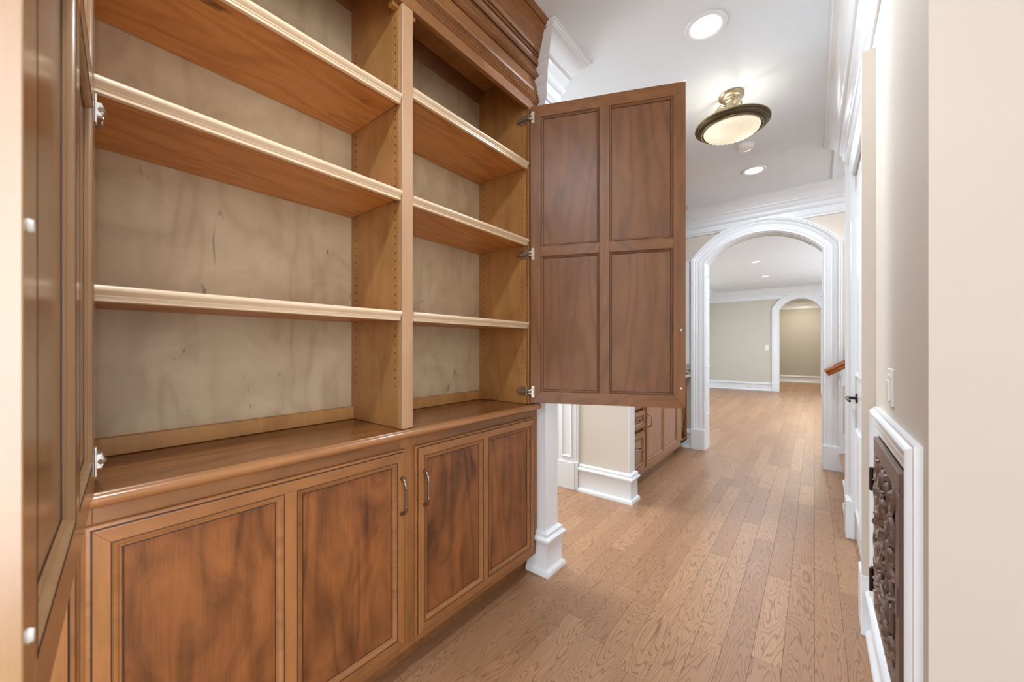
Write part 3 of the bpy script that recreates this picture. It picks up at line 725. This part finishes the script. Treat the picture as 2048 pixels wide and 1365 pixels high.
MB().lathe([(.0, H-.038), (.044, H-.040), (.044, H-.048), (.036, H-.054), (.034, H-.10), (.042, H-.106), (.042, H-.116), (.03, H-.124), (.0, H-.13)], c, 8).build('stem', M['brass'], lt, auto=False)
for k in range(3):
    a = k*2*PI/3 + 1.2
    mb = MB(); pts = []
    for r_, z_ in ((.034, H-.075), (.062, H-.06), (.088, H-.085), (.092, H-.125), (.12, H-.155), (.172, ZR+.006)): pts.append((LX+r_*math.cos(a), LY+r_*math.sin(a), z_))
    mb.tube(pts, [.010, .012, .010, .009, .008, .010], 8); mb.build('arm', M['brass'], lt, auto=True)
    mb = MB(); mb.lathe([(0, .018), (.010, .012), (.014, 0), (.010, -.012), (0, -.018)], (LX+.092*math.cos(a), LY+.092*math.sin(a), H-.112), 10); mb.build('knuckle', M['brass'], lt, smooth=True)
RR = .216; RI = .163
MB().lathe([(RR-.006, ZR+.006), (RR-.001, ZR+.002), (RR, ZR-.006), (RR-.004, ZR-.012), (RR-.010, ZR-.013), (RR-.014, ZR-.019), (RR-.030, ZR-.027), (RR-.036, ZR-.028), (RR-.038, ZR-.034), (RI+.008, ZR-.038), (RI+.004, ZR-.037), (RI, ZR-.034), (RI, ZR-.012), (RR-.03, ZR+.004), (RR-.006, ZR+.006)], c, 72).build('rim', M['rim'], lt, auto=True)
mb = MB()
for R_, n, z_, s_ in ((RR-.003, 120, ZR+.001, .0055), (RI+.012, 120, ZR-.0375, .003)):
    for k in range(n):
        a = 2*PI*k/n; x, y = LX+R_*math.cos(a), LY+R_*math.sin(a)
        top = [mb.vert((x, y, z_+s_)), mb.vert((x, y, z_-s_))]
        ring = [mb.vert((x+s_*math.cos(q), y+s_*math.sin(q), z_)) for q in (0, PI/2, PI, 3*PI/2)]
        for j in range(4): mb.f += [(top[0], ring[j], ring[(j+1) % 4]), (top[1], ring[(j+1) % 4], ring[j])]
mb.build('beading', M['rimb'], lt, kind='stuff')
gl = [(RI+.001, ZR-.028)] + [(RI*math.cos(t), ZR-.032-.046*math.sin(t)) for t in [i*PI/2/14 for i in range(14)]] + [(0, ZR-.078)]
MB().lathe(gl, c, 144, mod=lambda a, r: 1 + (.034*math.cos(a*30) if .015 < r < .158 else 0)).build('bowl', M['bowl'], lt, smooth=True, label='glowing fluted alabaster glass')
for k in range(2):
    a = k*PI + .66
    point('bulb', (LX+.085*math.cos(a), LY+.085*math.sin(a), ZR+.004), .02, .75)
sd = empty('smoke_detector', (-.44, 3.60, H), 'white round smoke detector on the ceiling behind the bronze light', 'detector')
MB().lathe([(0, H), (.062, H), (.064, H-.006), (.060, H-.012), (.057, H-.012), (.055, H-.024), (.048, H-.034), (.030, H-.038), (0, H-.039)], (-.44, 3.60, 0), 40).build('housing', M['plate'], sd, auto=True)
MB().lathe([(0, H-.043), (.008, H-.043), (.010, H-.038), (.010, H-.036)], (-.43, 3.58, 0), 14).build('button', M['plate'], sd)
o = MB().lathe([(0, H-.008), (.036, H-.008), (.042, H-.005), (.042, H)], (-.182, 3.95, 0), 36).build('sprinkler_cover', M['ceil'], auto=True)
tag(o, 'thin white disc on the hall ceiling right of the smoke detector', 'ceiling cover')
o = MB().lathe([(0, H-.01), (.04, H-.01), (.046, H-.006), (.046, H)], (-1.22, 11.1, 0), 24).build('sprinkler_cover', M['ceil'], auto=True)
tag(o, 'tiny disc on the far room ceiling beside the two small lights', 'ceiling cover')

# ------------------------------------------------------------------ wall fittings
dm = empty('dimmer_switch', (RX, 1.80, 1.115), 'white dimmer switch on the beige wall above the bronze grille', 'switch')
MB().box(RX-.006, RX, 1.752, 1.848, 1.052, 1.178).build('plate', M['plate'], dm, bevel=.003)
MB().box(RX-.013, RX-.006, 1.782, 1.818, 1.068, 1.138).build('paddle', M['plate'], dm, bevel=.002)
MB().box(RX-.010, RX-.006, 1.782, 1.818, 1.142, 1.158).build('slider', M['plate'], dm, bevel=.001)
MB().box(RX-.014, RX-.010, 1.795, 1.805, 1.145, 1.155).build('knob', M['plate'], dm, bevel=.001)
o = empty('light_switch', (-1.07, 13.03, 1.23), 'small white light switch on the far grey wall left of the small arch', 'switch')
MB().box(-1.115, -1.02, 13.022, 13.03, 1.15, 1.31).build('plate', M['plate'], o, bevel=.002)
MB().box(-1.098, -1.075, 13.016, 13.022, 1.19, 1.27).build('toggle', M['plate'], o); MB().box(-1.06, -1.037, 13.016, 13.022, 1.19, 1.27).build('toggle', M['plate'], o)
o = empty('wall_outlet', (-1.5, 13.0, .1), 'white outlet set in the baseboard of the far wall', 'outlet')
MB().box(-1.56, -1.44, 13.005, 13.012, .065, .135).build('plate', M['plate'], o, bevel=.002)
for x in (-1.525, -1.475): MB().box(x-.015, x+.015, 13.001, 13.005, .082, .118).build('socket', M['wall2'], o)

# ------------------------------------------------------------------ bronze grille on the right wall
gf = [(-.0, 0), (0, .01), (.006, .014), (.02, .016), (.03, .013), (.034, .02), (.05, .024), (.058, .02), (.064, .026), (.08, .031), (.088, .026), (.092, .018), (.098, .016), (.098, 0)]
mb = MB(); mb.sweep([(gy1+.002, gz0), (gy1+.002, gz1), (gy0-.002, gz1), (gy0-.002, gz0)][::-1], gf, lambda a, b, d: (RX-d, a, b))
mb.build('trim_25', M['trim'], kind=S, auto=True)
mb = MB(); mb.box(RX+.1, RX+.118, gy0, gy1, gz0, gz1); mb.build('trim_26', M['black'], kind=S)  # black sheet: darkness of the recess behind the grille, put in as colour
g = empty('vent_grille', (RX, 1.74, .57), 'dark bronze openwork grille with leaf scrolls in a white frame on the right wall', 'grille')
a0, a1_, b0, b1, fw = 1.468, 2.028, .242, .904, .062
GX = .180
for nm, bb in (('rail', (a0, a1_, b1-fw, b1)), ('rail', (a0, a1_, b0, b0+fw)), ('stile', (a0, a0+fw, b0+fw, b1-fw)), ('stile', (a1_-fw, a1_, b0+fw, b1-fw))):
    MB().box(GX, GX+.016, bb[0], bb[1], bb[2], bb[3]).build(nm, M['iron'], g, bevel=.002)
rg = random.Random(5)
def scroll(cy, cz, R_, a_start, turns, hand, r0):
    mb = MB(); pts = []; rs = []; n = 18
    for i in range(n+1):
        t = i/n; a = a_start + hand*turns*2*PI*t; r = R_*(1-.82*t)
        pts.append((GX+.012-.014*math.sin(PI*t), cy+r*math.cos(a), cz+r*math.sin(a))); rs.append(r0*(1-.45*t) if i else r0*.6)
    mb.tube(pts, rs, 6, up=(1, 0, 0)); 
    mb.lathe([(0, r0*1.5), (r0*1.1, r0*.7), (r0*1.5, 0), (r0*1.1, -r0*.7), (0, -r0*1.5)], (pts[-1][0]-.002, pts[-1][1], pts[-1][2]), 8)
    return mb
def leaf(mb, y, z, L, ang, wd):
    ca, sa = math.cos(ang), math.sin(ang); ids = []
    for t in (0, .25, .5, .75, 1):
        ww = wd*math.sin(PI*min(.98, t*.9+.08)); xx = GX+.006-.014*math.sin(PI*t)
        ids.append([mb.vert((xx+.010, y+ca*t*L-sa*ww, z+sa*t*L+ca*ww)), mb.vert((xx-.004, y+ca*t*L, z+sa*t*L)), mb.vert((xx+.010, y+ca*t*L+sa*ww, z+sa*t*L-ca*ww)), mb.vert((xx+.014, y+ca*t*L, z+sa*t*L))])
    for p, q in zip(ids, ids[1:]):
        for k in range(4): mb.f.append((p[k], p[(k+1) % 4], q[(k+1) % 4], q[k]))
    mb.f.append(tuple(ids[0])); mb.f.append(tuple(reversed(ids[-1])))
iy0, iy1, iz0, iz1 = a0+fw, a1_-fw, b0+fw, b1-fw
nz, ny = 6, 5
for j in range(nz):
    for i in range(ny):
        cy = iy0 + (i+.5)*(iy1-iy0)/ny; cz = iz0 + (j+.5)*(iz1-iz0)/nz
        hand = 1 if (i+j) % 2 else -1
        scroll(cy, cz, .050, rg.random()*6.28, 1.15, hand, .0105).build('scroll', M['iron'], g, auto=True)
mb = MB()
for j in range(nz*2+1):
    for i in range(ny*2+1):
        if (i+j) % 2: continue
        cy = iy0 + i*(iy1-iy0)/(ny*2); cz = iz0 + j*(iz1-iz0)/(nz*2)
        for q in range(1):
            an = rg.random()*6.28; ll = .028+.022*rg.random()
            ey, ez = cy+ll*math.cos(an), cz+ll*math.sin(an)
            if iy0-.01 < ey < iy1+.01 and iz0-.01 < ez < iz1+.01: leaf(mb, cy, cz, ll, an, .009+.005*rg.random())
mb.build('leaves', M['iron'], g, auto=True)
for z in (.735, .342):
    mb = MB(); mb.box(GX-.006, GX+.012, a1_+.002, a1_+.03, z-.042, z+.042); mb.cyl((GX-.007, a1_+.004, z-.044), (GX-.007, a1_+.004, z+.044), .006, 10)
    mb.build('hinge', M['bronze'], g, auto=True)
mb = MB(); mb.box(GX-.004, GX, a0+.008, a0+.03, .505, .585); mb.cyl((GX-.002, a0+.02, .545), (GX-.03, a0+.02, .545), .006, 12); mb.cyl((GX-.028, a0+.012, .545), (GX-.028, a0+.075, .55), .006, 10)
mb.build('latch', M['iron'], g, auto=True)
